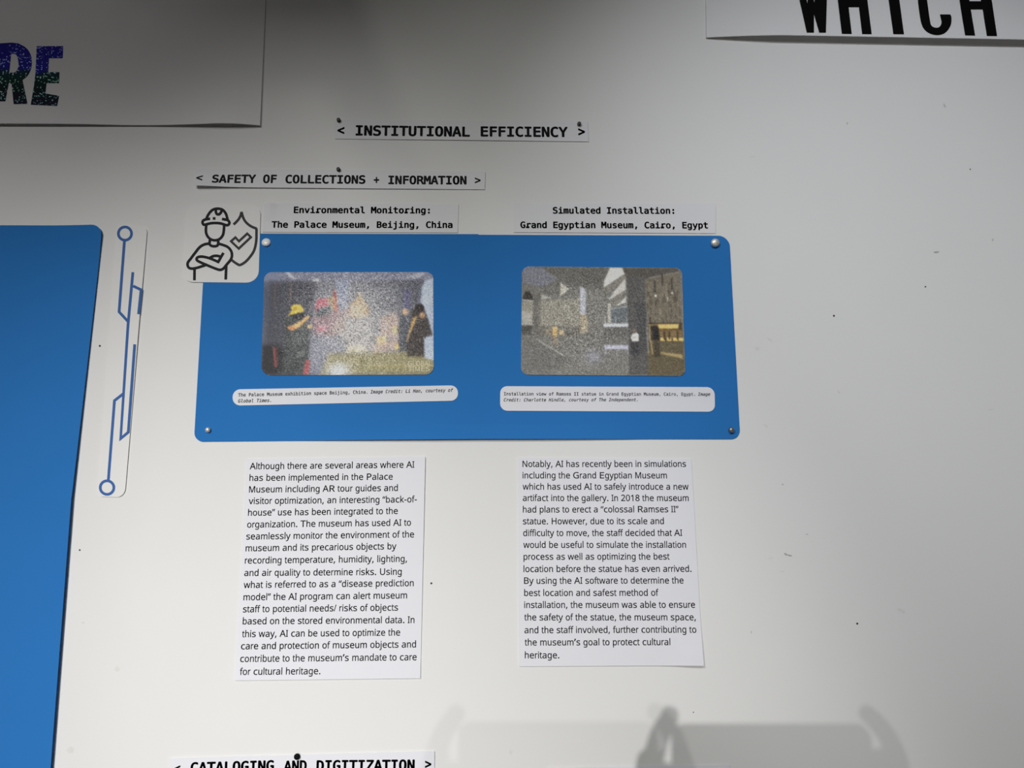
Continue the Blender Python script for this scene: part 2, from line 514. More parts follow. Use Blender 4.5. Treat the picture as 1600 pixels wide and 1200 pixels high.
# ------------------------------------------------------------------ letter boards at the top
def re_lift(u, v):
    w = max(0.0, (v - 0.62) / 0.38) ** 2
    return 0.0008 + w * (0.0035 + 0.0022 * math.exp(-((u - 0.92) / 0.05) ** 2) - 0.0030 * math.exp(-((u - 0.74) / 0.10) ** 2)
                         - 0.0028 * max(0, (u - 0.96) / 0.04))
re_board = Sheet('letter_board', [(-300, -230), (424.5, -230), (406.2, 195.6), (-330, 191.5)], 0.0006, 0.0014, M['board'], lift=re_lift, nx=40, ny=26)
tag(re_board.ob, 'white board with sparkling blue glitter letters R and E', 'sign board')
M['glitter'] = glitter_mat(at(50, 165).z - re_board.ob.location.z, at(50, 70).z - re_board.ob.location.z)
Z = lambda pts: [(x / 7.5, 40 + y / 7.5) for x, y in pts]
E_ = Z([(430, 240), (738, 240), (733, 380), (572, 380), (562, 545), (695, 545), (690, 672), (543, 672), (530, 795), (690, 822), (668, 940), (360, 925), (400, 690), (415, 560)])
R_out = Z([(-110, 885), (-95, 560), (-80, 215), (40, 204), (140, 199), (210, 207)] +
          smooth_path([(210, 207), (290, 248), (345, 310), (370, 400), (362, 500), (325, 580), (262, 635)], n=4)[1:] +
          [(268, 665), (320, 915), (160, 918), (135, 680), (100, 672), (60, 885)])
R_hole = Z([(128, 330), (155, 326)] + smooth_path([(155, 326), (190, 342), (211, 400), (216, 470), (195, 530), (160, 552)], n=4)[1:] + [(106, 548), (118, 430)])
poly_fill(re_board, [R_out, R_hole], M['glitter'], 'letter', re_board.ob, thick=0.0004)
poly_fill(re_board, [E_], M['glitter'], 'letter', re_board.ob, thick=0.0004)

def wh_lift(u, v):
    w = max(0.0, (v - 0.55) / 0.45) ** 2
    return 0.0006 + w * (0.0072 * min(1.0, max(0, u / 0.16)) ** 0.8)
which = Sheet('letter_board', [(1100, -330), (1730, -330), (1768, 64.5), (1103.6, 58.5)], 0.0006, 0.0008, M['board'], lift=wh_lift, nx=40, ny=26)
tag(which.ob, 'white board reading WHICH in tall black letters', 'sign board')
Q = lambda pts: [(1230 + x / 4.324, y / 4.324) for x, y in pts]
for lp in ([(30, -250), (75, -250), (137, 25), (142, -120), (176, -120), (181, 18), (235, -250), (275, -250), (262, 220), (217, 220), (181, 95), (181, 220), (133, 220)],
           [(370, 228), (436, 229), (415, 48), (485, 48), (507, 230), (571, 230), (510, -250), (445, -250), (475, -20), (405, -20), (380, -250), (315, -250)],
           [(655, -250), (725, -250), (789, 231), (718, 230)],
           [(850, -250), (883, 0)] + smooth_path([(883, 0), (905, 150), (942, 212), (1010, 237), (1070, 220), (1105, 170), (1110, 120), (1102, 97)], n=4)[1:] +
           [(1032, 97)] + smooth_path([(1032, 97), (1043, 150), (1030, 180), (1005, 187), (977, 175), (965, 140), (945, 0)], n=4)[1:] +
           [(915, -250), (925, -275), (950, -280), (975, -260), (980, -205), (1048, -205), (1045, -260), (1020, -310), (970, -335), (900, -330), (860, -300)],
           [(1203, 238), (1270, 240), (1240, 63), (1322, 63), (1350, 242), (1418, 243), (1345, -250), (1275, -250), (1310, 8), (1232, 8), (1195, -250), (1128, -250)]):
    poly_fill(which, [Q(lp)], M['vinyl'], 'letter', which.ob, thick=0.0003)

# ------------------------------------------------------------------ heading strips
B1 = 0.029
h1 = Sheet('heading_strip', [(521, 187), (918, 190.5), (920, 221.2), (523, 216.8)], 0.0003, 0.0002, M['strip'], nx=20, ny=4,
           lift=lambda u, v: 0.0004 + 0.0005 * v * math.sin(PI * min(1, max(0, (u - .1) * 1.2))) ** 2)
tag(h1.ob, 'paper strip reading INSTITUTIONAL EFFICIENCY, topmost heading', 'heading strip', 'typed heading strips')
write(h1, '<', 527.3, 203.9, 538.2, 203.9, 14.6, MONO, M['ink_bold'], bold=0.024, mid=True)
write(h1, 'INSTITUTIONAL', 555.5, 211.0, 734.3, 213.0, 14.6, MONO, M['ink_bold'], bold=B1)
write(h1, 'EFFICIENCY', 751, 212.6, 887.3, 213.6, 14.6, MONO, M['ink_bold'], bold=B1)
write(h1, '>', 903.4, 206.0, 914, 206.0, 14.6, MONO, M['ink_bold'], bold=0.024, mid=True)

h2 = Sheet('heading_strip', [(305, 263), (758.3, 268.5), (757.4, 296.0), (303, 289.6)], 0.0003, 0.0002, M['strip'], nx=30, ny=5,
           lift=lambda u, v: 0.0006 + v * v * (0.0042 * math.exp(-(u / 0.10) ** 2) + 0.0012 * (1 - u)))
tag(h2.ob, 'paper strip reading SAFETY OF COLLECTIONS + INFORMATION', 'heading strip', 'typed heading strips')
for w, x0, y0, x1, y1, b, md in (('<', 306.6, 277.8, 316.6, 278, 0.018, 1), ('SAFETY', 330.6, 284.6, 399.7, 285.3, B1, 0), ('OF', 410.6, 285.4, 432.2, 285.6, B1, 0),
                                 ('COLLECTIONS', 445.6, 285.8, 570.9, 286.6, B1, 0), ('+', 584, 281.2, 592.5, 281.2, 0.024, 1),
                                 ('INFORMATION', 606.6, 287.2, 729, 287.7, B1, 0), ('>', 741.9, 281.9, 751, 281.9, 0.018, 1)):
    write(h2, w, x0, y0, x1, y1, 12.2, MONO, M['ink_bold'], bold=b, mid=bool(md))

h3 = Sheet('title_label', [(413, 316.4), (716.5, 319.5), (715.2, 363.6), (410, 362.6)], 0.0003, 0.0002, M['strip'], nx=60, ny=56,
           lift=lambda u, v: 0.0003 + 0.0020 * math.exp(-((u - 0.03) / 0.030) ** 2) * (v / 0.05 if v < 0.05 else max(0, 1 - (v - 0.05) / 0.6)))
tag(h3.ob, 'paper label titled Environmental Monitoring above the blue panel', 'title label', 'two line title labels')
write(h3, 'Environmental Monitoring:', 458.8, 332.6, 671.6, 333.2, 9.4, MONO, M['ink_bold'], bold=0.03, slab=True)
write(h3, 'The Palace Museum, Beijing, China', 424, 355.4, 707.2, 355.9, 9.4, MONO, M['ink_bold'], bold=0.03)
h4 = Sheet('title_label', [(802.6, 317.6), (1118.6, 318.2), (1118.2, 364.6), (802.2, 363.0)], 0.0003, 0.0002, M['strip'], nx=20, ny=6,
           lift=lambda u, v: 0.0003)
tag(h4.ob, 'paper label titled Simulated Installation above the blue panel', 'title label', 'two line title labels')
write(h4, 'Simulated Installation:', 863.8, 333.4, 1053.6, 333.8, 9.4, MONO, M['ink_bold'], bold=0.03)
write(h4, 'Grand Egyptian Museum, Cairo, Egypt', 813, 356.0, 1106.4, 356.6, 9.4, MONO, M['ink_bold'], bold=0.03, slab=True)

h5 = Sheet('heading_strip', [(266, 1185), (679, 1173.6), (678.5, 1222), (264, 1232)], 0.0003, 0.0002, M['paper'], nx=20, ny=4,
           lift=lambda u, v: 0.0009)
tag(h5.ob, 'paper strip reading CATALOGING AND DIGITIZATION at the bottom of the view', 'heading strip', 'typed heading strips')
write(h5, '<', 271.9, 1201.5, 281.5, 1201.5, 15, MONO, M['ink_bold'], bold=0.024, mid=True)
write(h5, 'CATALOGING', 297.2, 1207.5, 428, 1204, 15.5, MONO, M['ink_bold'], bold=B1)
write(h5, 'AND', 442.9, 1205, 479.2, 1204, 15.5, MONO, M['ink_bold'], bold=B1)
write(h5, 'DIGITIZATION', 494.1, 1204.2, 647.9, 1203, 15.5, MONO, M['ink_bold'], bold=B1)
write(h5, '>', 664, 1194.3, 674, 1194.3, 15, MONO, M['ink_bold'], bold=0.024, mid=True)

low = Sheet('paper_sheet', [(856, 1199.5), (1140, 1195.3), (1142, 1300), (850, 1300)], 0.0003, 0.0002, M['paper'], nx=10, ny=4, lift=lambda u, v: 0.0006)
tag(low.ob, 'white paper whose top edge just shows at the bottom of the view', 'paper sheet')

# ------------------------------------------------------------------ the two paragraphs
p1 = Sheet('text_sheet', [(385.5, 717.2), (664.5, 713.4), (656.8, 1059.8), (366.6, 1063.2)], 0.0003, 0.0002, M['paper'], nx=16, ny=20,
           lift=lambda u, v: 0.0005 + 0.0010 * max(0.0, (u - 0.8) / 0.2) * (1 - v) + 0.0006 * max(0.0, (v - 0.9) / 0.1))
tag(p1.ob, 'printed paragraph beginning Although there are several areas where AI', 'text sheet', 'printed paragraphs below the blue panel')
T1 = [('Although there are several areas where AI', 390, 733.2, 647.4, 730.6), ('has been implemented in the Palace', 389.6, 751.4, 613.6, 749.4),
      ('Museum including AR tour guides and', 389, 769.6, 621.6, 767), ('visitor optimization, an interesting \u201cback-of-', 388.4, 787.6, 651.4, 784.8),
      ('house\u201d use has been integrated to the', 387.4, 805.8, 621.6, 803), ('organization. The museum has used AI to', 386, 824.4, 642.2, 821.2),
      ('seamlessly monitor the environment of the', 384.6, 843.0, 647, 839.6), ('museum and its precarious objects by', 383.6, 861.4, 619.4, 858.2),
      ('recording temperature, humidity, lighting,', 382.4, 880.6, 636, 877.8), ('and air quality to determine risks. Using', 381.4, 900, 627.6, 898.0),
      ('what is referred to as a \u201cdisease prediction', 380.6, 918.8, 646.4, 915.8), ('model\u201d the AI program can alert museum', 380.2, 938, 636, 935),
      ('staff to potential needs/ risks of objects', 379.4, 956.8, 622, 954), ('based on the stored environmental data. In', 379, 975.6, 647.6, 973.4),
      ('this way, AI can be used to optimize the', 378, 995.6, 625.2, 993), ('care and protection of museum objects and', 376.4, 1014.6, 650, 1011.6),
      ('contribute to the museum\u2019s mandate to care', 375, 1034.4, 651, 1031.6), ('for cultural heritage.', 374.4, 1054.6, 500.6, 1053.4)]
for t, x0, y0, x1, y1 in T1:
    write(p1, t, x0, y0, x1, y1, 9.7 + 0.7 * (y0 - 733) / 320, SANS, M['ink'], bold=0.012)
p2 = Sheet('text_sheet', [(809, 715.2), (1080.2, 717.2), (1099.6, 1040.6), (811, 1041.2)], 0.0003, 0.0002, M['paper'], nx=16, ny=20,
           lift=lambda u, v: 0.0005 + 0.0030 * math.exp(-((1 - u) ** 2 + (1 - v) ** 2) / 0.02) + 0.0004 * v)
tag(p2.ob, 'printed paragraph beginning Notably, AI has recently been in simulations', 'text sheet', 'printed paragraphs below the blue panel')
T2 = [('Notably, AI has recently been in simulations', 816.4, 729.6, 1072, 729.4), ('including the Grand Egyptian Museum', 816.4, 747.4, 1042.2, 747.4),
      ('which has used AI to safely introduce a new', 816.6, 765, 1076, 765), ('artifact into the gallery. In 2018 the museum', 816.8, 782.8, 1076.2, 782.8),
      ('had plans to erect a \u201ccolossal Ramses II\u201d', 817, 800.8, 1060.4, 800.3), ('statue. However, due to its scale and', 817, 819.2, 1037.4, 818.8),
      ('difficulty to move, the staff decided that AI', 817.4, 837.6, 1066, 837.2), ('would be useful to simulate the installation', 817.6, 856, 1072, 855.8),
      ('process as well as optimizing the best', 818, 874.6, 1046.2, 874.2), ('location before the statue has even arrived.', 818, 893.8, 1080.6, 893.4),
      ('By using the AI software to determine the', 818.8, 912.2, 1068.2, 911.6), ('best location and safest method of', 819, 931.2, 1029, 930.8),
      ('installation, the museum was able to ensure', 819, 950, 1086.2, 949.6), ('the safety of the statue, the museum space,', 819.2, 969.4, 1087.4, 969.2),
      ('and the staff involved, further contributing to', 819.4, 989.4, 1088.2, 988.6), ('the museum\u2019s goal to protect cultural', 819.8, 1008.6, 1047.6, 1008.0),
      ('heritage.', 820, 1028.6, 874, 1028.6)]
for t, x0, y0, x1, y1 in T2:
    write(p2, t, x0, y0, x1, y1, 9.5 + 0.7 * (y0 - 733) / 320, SANS, M['ink'], bold=0.012)

# ------------------------------------------------------------------ icon card and circuit card
ic = Sheet('icon_card', [(291.5, 320.2), (407.4, 320.8), (403.8, 441.8), (285, 440.6)], 0.0011, 0.0003, M['card'],
           radii=(0.012, 0.011, 0.013, 0.011), nx=12, ny=10)
tag(ic.ob, 'rounded white card with a hard hat worker and shield drawing', 'icon card')
K = lambda pts, closed=False: ([(280 + x / 8.573, 310 + y / 8.573) for x, y in pts], closed)
S = smooth_path
worker = [
    K(S([(362, 285), (375, 245), (405, 195), (450, 152), (515, 137), (580, 152), (622, 200), (642, 258), (646, 290)])),
    K(S([(362, 280), (325, 293), (312, 322), (325, 350), (352, 350), (415, 334), (480, 329), (555, 335), (630, 358), (662, 350), (672, 320), (655, 294), (640, 288)])),
    K([(340, 281), (414, 272)]), K([(572, 275), (655, 290)]), K([(449, 268), (486, 268)]),
    K(S([(490, 150), (492, 185), (505, 210), (535, 212), (555, 192), (570, 165)])),
    K(S([(363, 350), (357, 430), (372, 495), (418, 545), (478, 561), (538, 545), (582, 495), (597, 430), (602, 350)])),
    K(S([(413, 550), (406, 605), (425, 632), (468, 641), (508, 632), (522, 600), (518, 550)])),
    K(S([(405, 606), (340, 615), (275, 652), (215, 725), (155, 805), (113, 865), (122, 920), (165, 940), (235, 930), (300, 910), (375, 885)])),
    K(S([(525, 606), (600, 628), (655, 655), (695, 705), (706, 765), (688, 822), (640, 880), (592, 938), (550, 956), (500, 945), (380, 897), (250, 838), (234, 805), (262, 782), (330, 782), (420, 806), (518, 848)])),
    K([(505, 843), (522, 850), (592, 728)]),
    K(S([(412, 795), (455, 773), (500, 768), (545, 776)])),
    K([(205, 940), (203, 1096)]), K([(630, 890), (622, 1086)])]
stroke(ic, worker, 4.2, M['icon'], 'worker_drawing', ic.ob)
shield = [K(S([(728, 350), (785, 292), (820, 235), (834, 180)])), K(S([(834, 180), (862, 270), (905, 330), (965, 375), (1033, 403)])),
          K([(1025, 398), (1034, 404)]),
          K(S([(1034, 400), (1032, 560), (1005, 690), (950, 780), (880, 855), (808, 896)])), K(S([(812, 898), (750, 862), (690, 815)]))]
stroke(ic, shield, 4.0, M['icon_grey'], 'shield_drawing', ic.ob)
stroke(ic, [K([(694, 574), (752, 522), (800, 574), (911, 471), (960, 519), (797, 672)], True)], 3.6, M['icon_grey'], 'check_mark', ic.ob)

cc = Sheet('circuit_card', [(183, 351.6), (230.4, 353.6), (194.6, 777.2), (151.8, 776)], 0.0003, 0.0003, M['card'],
           radii=(0.006, 0.007, 0.009, 0.006), nx=8, ny=24,
           lift=lambda u, v: 0.0004 + 0.0012 * max(0.0, (u - 0.7) / 0.3) * (0.4 + 0.6 * math.sin(PI * min(1, max(0, v * 1.4))) ** 2))
tag(cc.ob, 'tall narrow white card with a blue circuit line drawing', 'circuit card')
Cc = lambda pts: ([(100 + x / 2.5, 320 + y / 2.5) for x, y in pts], False)
for pts in ([(236, 139), (215, 418), (252, 458)], [(269, 263), (250, 468), (221, 913), (251, 888), (276, 545)],
            [(270, 317), (301, 332), (291, 427)], [(234, 736), (197, 765), (173, 1076)]):
    stroke(cc, [Cc(pts)], 4.3, M['trace'], 'circuit_line', cc.ob)
stroke(cc, [(ring_path(195.2, 364.9, 10.3), True)], 4.2, M['trace'], 'circuit_node', cc.ob)
stroke(cc, [(ring_path(167.2, 761.8, 10.6), True)], 4.2, M['trace'], 'circuit_node', cc.ob)

# ------------------------------------------------------------------ caption strips on the blue mount
c1 = Sheet('caption_strip', [(363.4, 608.4), (715.4, 602.0), (715.6, 626.0), (363.4, 633.8)], 0.0011, 0.0002, M['paper'],
           radii=(0.0080, 0.0078, 0.0075, 0.0080), nx=20, ny=6, lift=lambda u, v: 0.0003)
tag(c1.ob, 'rounded caption strip below the photo with the yellow cap', 'caption strip', 'captions under the photos')
c2 = Sheet('caption_strip', [(781.6, 603.4), (1116.6, 604.8), (1117.2, 643.4), (781.4, 641.8)], 0.0011, 0.0002, M['paper'],
           radii=(0.0072, 0.0085, 0.0072, 0.0078), nx=20, ny=6, lift=lambda u, v: 0.0003)
tag(c2.ob, 'rounded caption strip below the grey atrium photo', 'caption strip', 'captions under the photos')
CB, SH = 0.016, 0.22
write(c1, 'The Palace Museum exhibition space Beijing, China.', 371.9, 619.7, 574.2, 614.9, 5.1, MONO, M['ink_grey'], bold=CB)
write(c1, 'Image Credit: Li Hao, courtesy of', 578.8, 614.8, 708, 612.0, 5.1, MONO, M['ink_grey'], bold=CB, shear=SH)
write(c1, 'Global Times.', 371.9, 629.0, 423.6, 628.0, 5.1, MONO, M['ink_grey'], bold=CB, shear=SH)
write(c2, 'Installation view of Ramses II statue in Grand Egyptian Museum, Cairo, Egypt.', 787.4, 617.7, 1086, 618.3, 4.8, MONO, M['ink_grey'], bold=CB)
write(c2, 'Image', 1090.6, 618.2, 1109.8, 618.3, 4.8, MONO, M['ink_grey'], bold=CB, shear=SH)
write(c2, 'Credit: Charlotte Hindle, courtesy of The Independent.', 787.2, 627.2, 996.3, 626.9, 4.8, MONO, M['ink_grey'], bold=CB, shear=SH)

# ------------------------------------------------------------------ the two photo prints (ink and surface glare painted procedurally)
class Canvas:
    """small painter of ink colours and painted glare; coordinates of each print run 0..1600 wide"""
    def __init__(s, box, nx, ny, seed):
        s.x0, s.y0, s.x1, s.y1 = box
        s.nx, s.ny = nx, ny
        gx = np.linspace(s.x0, s.x1, nx + 1); gy = np.linspace(s.y0, s.y1, ny + 1)
        s.X, s.Y = np.meshgrid(gx, gy)
        s.a = np.zeros(s.X.shape + (3,))
        s.rng = np.random.default_rng(seed)
    def put(s, w, col):
        w = np.clip(w, 0, 1)[..., None]
        s.a = s.a * (1 - w) + np.array(col, float) * w
    def sd_poly(s, P):
        P = np.array(P, float); d = np.full(s.X.shape, 1e9); inside = np.zeros(s.X.shape, bool)
        for i in range(len(P)):
            a, b = P[i], P[(i + 1) % len(P)]
            e = b - a
            t = np.clip(((s.X - a[0]) * e[0] + (s.Y - a[1]) * e[1]) / (e @ e + 1e-9), 0, 1)
            d = np.minimum(d, np.hypot(s.X - a[0] - t * e[0], s.Y - a[1] - t * e[1]))
            c = (a[1] > s.Y) != (b[1] > s.Y)
            xi = a[0] + (s.Y - a[1]) * e[0] / (e[1] if abs(e[1]) > 1e-9 else 1e-9)
            inside ^= c & (s.X < xi)
        return np.where(inside, -d, d)
    def poly(s, P, col, al=1.0, soft=6.0):
        s.put(al * np.clip(0.5 - s.sd_poly(P) / (2 * soft), 0, 1), col)
    def line(s, P, w, col, al=1.0, soft=4.0):
        for a, b in zip(P, P[1:]):
            a, b = np.array(a, float), np.array(b, float); e = b - a
            t = np.clip(((s.X - a[0]) * e[0] + (s.Y - a[1]) * e[1]) / (e @ e), 0, 1)
            d = np.hypot(s.X - a[0] - t * e[0], s.Y - a[1] - t * e[1]) - w / 2
            s.put(al * np.clip(0.5 - d / (2 * soft), 0, 1), col)
    def ell(s, cx, cy, rx, ry, col, al=1.0, soft=0.15):
        d = np.hypot((s.X - cx) / rx, (s.Y - cy) / ry)
        s.put(al * np.clip((1 - d) / soft + 0.5, 0, 1), col)
    def glow(s, cx, cy, rx, ry, col, al=1.0):
        s.put(al * np.exp(-(((s.X - cx) / rx) ** 2 + ((s.Y - cy) / ry) ** 2)), col)
    def noise(s, amp, cells=1):
        h, w = s.X.shape
        n = s.rng.normal(0, 1, (h // cells + 2, w // cells + 2))
        n = np.repeat(np.repeat(n, cells, 0), cells, 1)[:h, :w]
        return n * amp
    def grain(s, amp, cells=1):
        s.a = s.a + (amp * s.noise(1.0, cells))[..., None]

def lin(c):
    c = np.clip(c / 255.0, 0, 1)
    return np.where(c < 0.04045, c / 12.92, ((c + 0.055) / 1.055) ** 2.4)

def soften(cv, sat, passes):
    g = cv.a.mean(axis=2, keepdims=True)
    cv.a = g + (cv.a - g) * sat
    for _ in range(passes):
        p = np.pad(cv.a, ((1, 1), (1, 1), (0, 0)), mode='edge')
        cv.a = (p[1:-1, 1:-1] * 2 + p[:-2, 1:-1] + p[2:, 1:-1] + p[1:-1, :-2] + p[1:-1, 2:]) / 6

def photo_print(name, corners, off, radii, cv, light):
    sh = Sheet(name, corners, off, 0.00025, M['paper'], radii=radii, nx=16, ny=12, lift=lambda u, v: 0.0003)
    nx, ny = cv.nx, cv.ny
    tl, tr, br, bl = radii
    def inset(r, d):
        return r - math.sqrt(max(0, r * r - (r - d) ** 2)) if (r > 0 and d < r) else 0.0
    V, cols, UV = [], [], []
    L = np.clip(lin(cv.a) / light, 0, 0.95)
    for j in range(ny + 1):
        v = j / ny; dt, db = v * sh.H, (1 - v) * sh.H
        u0 = (inset(tl, dt) + inset(bl, db)) / sh.W; u1 = 1 - (inset(tr, dt) + inset(br, db)) / sh.W
        for i in range(nx + 1):
            u = u0 + (u1 - u0) * i / nx
            p = sh.point(u, v); p.y -= 0.0001
            V.append(p)
            k = min(nx, max(0, int(round(u * nx))))
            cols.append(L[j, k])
    k = nx + 1
    Fc = [(j * k + i, (j + 1) * k + i, (j + 1) * k + i + 1, j * k + i + 1) for j in range(ny) for i in range(nx)]
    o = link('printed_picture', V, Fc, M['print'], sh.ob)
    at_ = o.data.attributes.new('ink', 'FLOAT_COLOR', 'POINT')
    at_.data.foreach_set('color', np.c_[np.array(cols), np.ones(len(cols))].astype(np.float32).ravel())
    return sh

a = Canvas((90, 82, 1508, 938), 270, 163, 3)
a.a[:] = (92, 94, 104)
a.glow(820, 480, 420, 420, (150, 150, 158), 0.9)
a.glow(120, 330, 130, 260, (72, 78, 105), 0.6)
a.poly([(90, 82), (1508, 82), (1508, 150), (90, 158)], (128, 130, 152), 0.85, 10)
a.glow(150, 130, 90, 60, (120, 130, 160), 0.6)
a.poly([(262, 84), (296, 84), (352, 138), (330, 140)], (200, 205, 212), 0.9)
a.poly([(490, 148), (520, 138), (553, 150), (545, 163), (495, 163)], (215, 215, 218), 0.9)
a.poly([(1220, 145), (1400, 84), (1440, 90), (1390, 130)], (200, 202, 212), 0.55, 10)
a.poly([(140, 160), (520, 165), (500, 500), (470, 930), (100, 930), (120, 640)], (72, 73, 82), 0.8, 25)
a.poly([(90, 690), (240, 690), (300, 760), (460, 930), (80, 938)], (52, 51, 54), 0.9, 25)
a.line([(186, 160), (182, 375)], 9, (122, 92, 84), 0.7); a.line([(314, 165), (314, 330)], 9, (132, 98, 84), 0.75)
a.poly([(695, 150), (800, 150), (800, 400), (715, 400), (690, 250)], (146, 156, 190), 0.75, 14)
a.line([(798, 100), (798, 400)], 5, (96, 92, 104), 0.6); a.line([(1000, 160), (1000, 570)], 5, (100, 96, 104), 0.6); a.line([(966, 740), (966, 930)], 4, (90, 86, 90), 0.6)
a.poly([(540, 310), (625, 300), (640, 360), (560, 385), (525, 420), (522, 360)], (212, 92, 108), 0.8, 10)
a.poly([(620, 300), (700, 290), (690, 400), (660, 400), (640, 350)], (206, 160, 84), 0.6, 14)
a.poly([(672, 240), (690, 235), (712, 420), (680, 420)], (212, 84, 72), 0.8, 8)
a.poly([(540, 395), (640, 380), (655, 450), (570, 500), (535, 460)], (70, 80, 84), 0.8, 16)
a.poly([(500, 470), (680, 420), (790, 400), (760, 560), (660, 620), (520, 600)], (168, 112, 120), 0.6, 25)
a.poly([(545, 545), (620, 535), (605, 570), (560, 575)], (228, 112, 130), 0.8, 8)
a.poly([(890, 250), (915, 310), (960, 370), (965, 450), (880, 470), (805, 455), (815, 360), (865, 310)], (236, 184, 128), 0.9, 12)
a.glow(870, 410, 90, 60, (246, 196, 140), 0.5)
a.poly([(780, 480), (1010, 480), (1000, 760), (800, 750), (740, 600)], (190, 180, 172), 0.6, 35)
a.poly([(700, 450), (780, 470), (770, 600), (640, 600)], (178, 152, 130), 0.5, 25)
a.poly([(800, 690), (930, 690), (960, 750), (790, 755)], (232, 216, 178), 0.85, 14)
a.poly([(1060, 470), (1180, 420), (1230, 480), (1235, 640), (1060, 640)], (206, 168, 150), 0.75, 22)
a.poly([(1030, 625), (1110, 620), (1120, 680), (1040, 700)], (248, 200, 124), 0.9, 12)
a.poly([(1000, 690), (1240, 640), (1200, 760), (1020, 800)], (214, 172, 148), 0.7, 20)
a.ell(1190, 565, 32, 34, (214, 186, 130)); a.poly([(1200, 680), (1245, 690), (1260, 730), (1180, 728)], (242, 206, 112), 0.9, 8)
a.poly([(1060, 770), (1150, 720), (1230, 750), (1220, 850), (1060, 850)], (128, 128, 148), 0.8, 20)
a.poly([(460, 620), (700, 640), (760, 740), (640, 860), (620, 935), (460, 935)], (138, 140, 158), 0.6, 30)
a.poly([(640, 760), (1508, 740), (1508, 938), (580, 938)], (146, 137, 94), 0.9, 25)
a.glow(720, 900, 90, 60, (206, 210, 220), 0.8)
a.poly([(965, 860), (1508, 850), (1508, 870), (965, 880)], (182, 168, 112), 0.5, 8)
a.poly([(1262, 235), (1310, 235), (1308, 395), (1262, 395)], (92, 90, 160), 0.7, 10)
a.poly([(1215, 150), (1420, 150), (1390, 360), (1320, 400), (1215, 380)], (84, 84, 100), 0.45, 25)
a.poly([(1438, 150), (1508, 140), (1508, 820), (1430, 800), (1418, 400), (1400, 330), (1410, 220)], (172, 186, 212), 0.95, 8)
a.line([(1440, 190), (1436, 480)], 4, (210, 222, 240), 0.7)
a.poly([(1225, 450), (1300, 450), (1330, 520), (1300, 740), (1220, 740), (1210, 560)], (72, 76, 86), 0.9, 12)
a.ell(1270, 418, 22, 28, (214, 156, 108)); a.line([(1283, 470), (1296, 500)], 9, (170, 170, 180))
a.poly([(1320, 410), (1400, 350), (1435, 400), (1470, 500), (1500, 610), (1425, 640), (1430, 790), (1290, 785), (1280, 700), (1310, 560)], (66, 60, 58), 0.95, 10)
a.ell(1412, 448, 24, 26, (170, 128, 92)); a.ell(1390, 385, 40, 34, (52, 46, 46))
a.poly([(1335, 470), (1372, 450), (1350, 520), (1310, 600), (1290, 670), (1282, 665), (1305, 570)], (206, 160, 92), 0.9, 6)
a.poly([(262, 470), (330, 430), (430, 470), (470, 560), (480, 700), (470, 930), (250, 930), (280, 700)], (72, 76, 76), 0.9, 14)
for k in range(5): a.line([(330 + 22 * k, 590 + (k % 2) * 20), (350 + 22 * k, 680)], 5, (134, 138, 142), 0.7)
for k in range(3): a.line([(380, 760 + 18 * k), (440, 735 + 18 * k)], 6, (150, 152, 150), 0.8)
a.ell(375, 440, 55, 42, (54, 54, 58))
a.poly([(318, 378), (345, 355), (395, 356), (424, 392), (426, 414), (345, 434), (300, 448), (330, 402)], (232, 192, 66), 1, 5)
a.poly([(345, 385), (380, 380), (360, 405), (330, 410)], (160, 120, 50), 0.6, 6)
a.poly([(290, 545), (330, 572), (395, 545), (470, 470), (480, 455), (450, 452), (415, 485), (380, 505), (330, 532)], (232, 168, 98), 1, 6)
a.poly([(290, 545), (330, 572), (360, 560), (330, 536)], (206, 120, 78), 0.7, 6)
a.ell(480, 540, 22, 18, (214, 172, 120))
a.line([(190, 715), (205, 865)], 16, (168, 84, 80), 0.8, 5); a.line([(212, 715), (222, 850)], 8, (150, 76, 74), 0.7, 5)
a.poly([(455, 810), (490, 820), (480, 930), (430, 930)], (176, 82, 86), 0.85, 7)
soften(a, 0.82, 2)
a.glow(860, 520, 420, 330, (176, 174, 176), 0.42)  # pale glare haze over the middle, painted into the colours
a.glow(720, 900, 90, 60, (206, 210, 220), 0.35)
glare_wgt = 0.35 + 0.9 * np.exp(-(((a.X - 860) / 420) ** 2 + ((a.Y - 430) / 420) ** 2))  # painted speckle of glare off the textured print, strongest mid-print
glare_wgt *= np.clip((a.X - 90) / 200, 0.3, 1)
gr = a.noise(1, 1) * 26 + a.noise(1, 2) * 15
a.a = a.a + (gr * glare_wgt)[..., None]
sp = (a.rng.random(a.X.shape) < 0.16 * glare_wgt)
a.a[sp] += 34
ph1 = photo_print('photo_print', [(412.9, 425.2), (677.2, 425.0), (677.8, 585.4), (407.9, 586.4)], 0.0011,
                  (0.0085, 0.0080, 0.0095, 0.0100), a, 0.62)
tag(ph1.ob, 'photo print of visitors in a museum, one in a yellow cap', 'photo print', 'photos mounted on the blue panel')
write(ph1, 'GLOBAL', 637.5, 571.5, 674.5, 571.5, 7.6, SANS, M['watermark'], name='watermark')
write(ph1, 'TIMES', 637.5, 579.8, 671.5, 579.8, 7.0, SANS, M['watermark'], name='watermark')

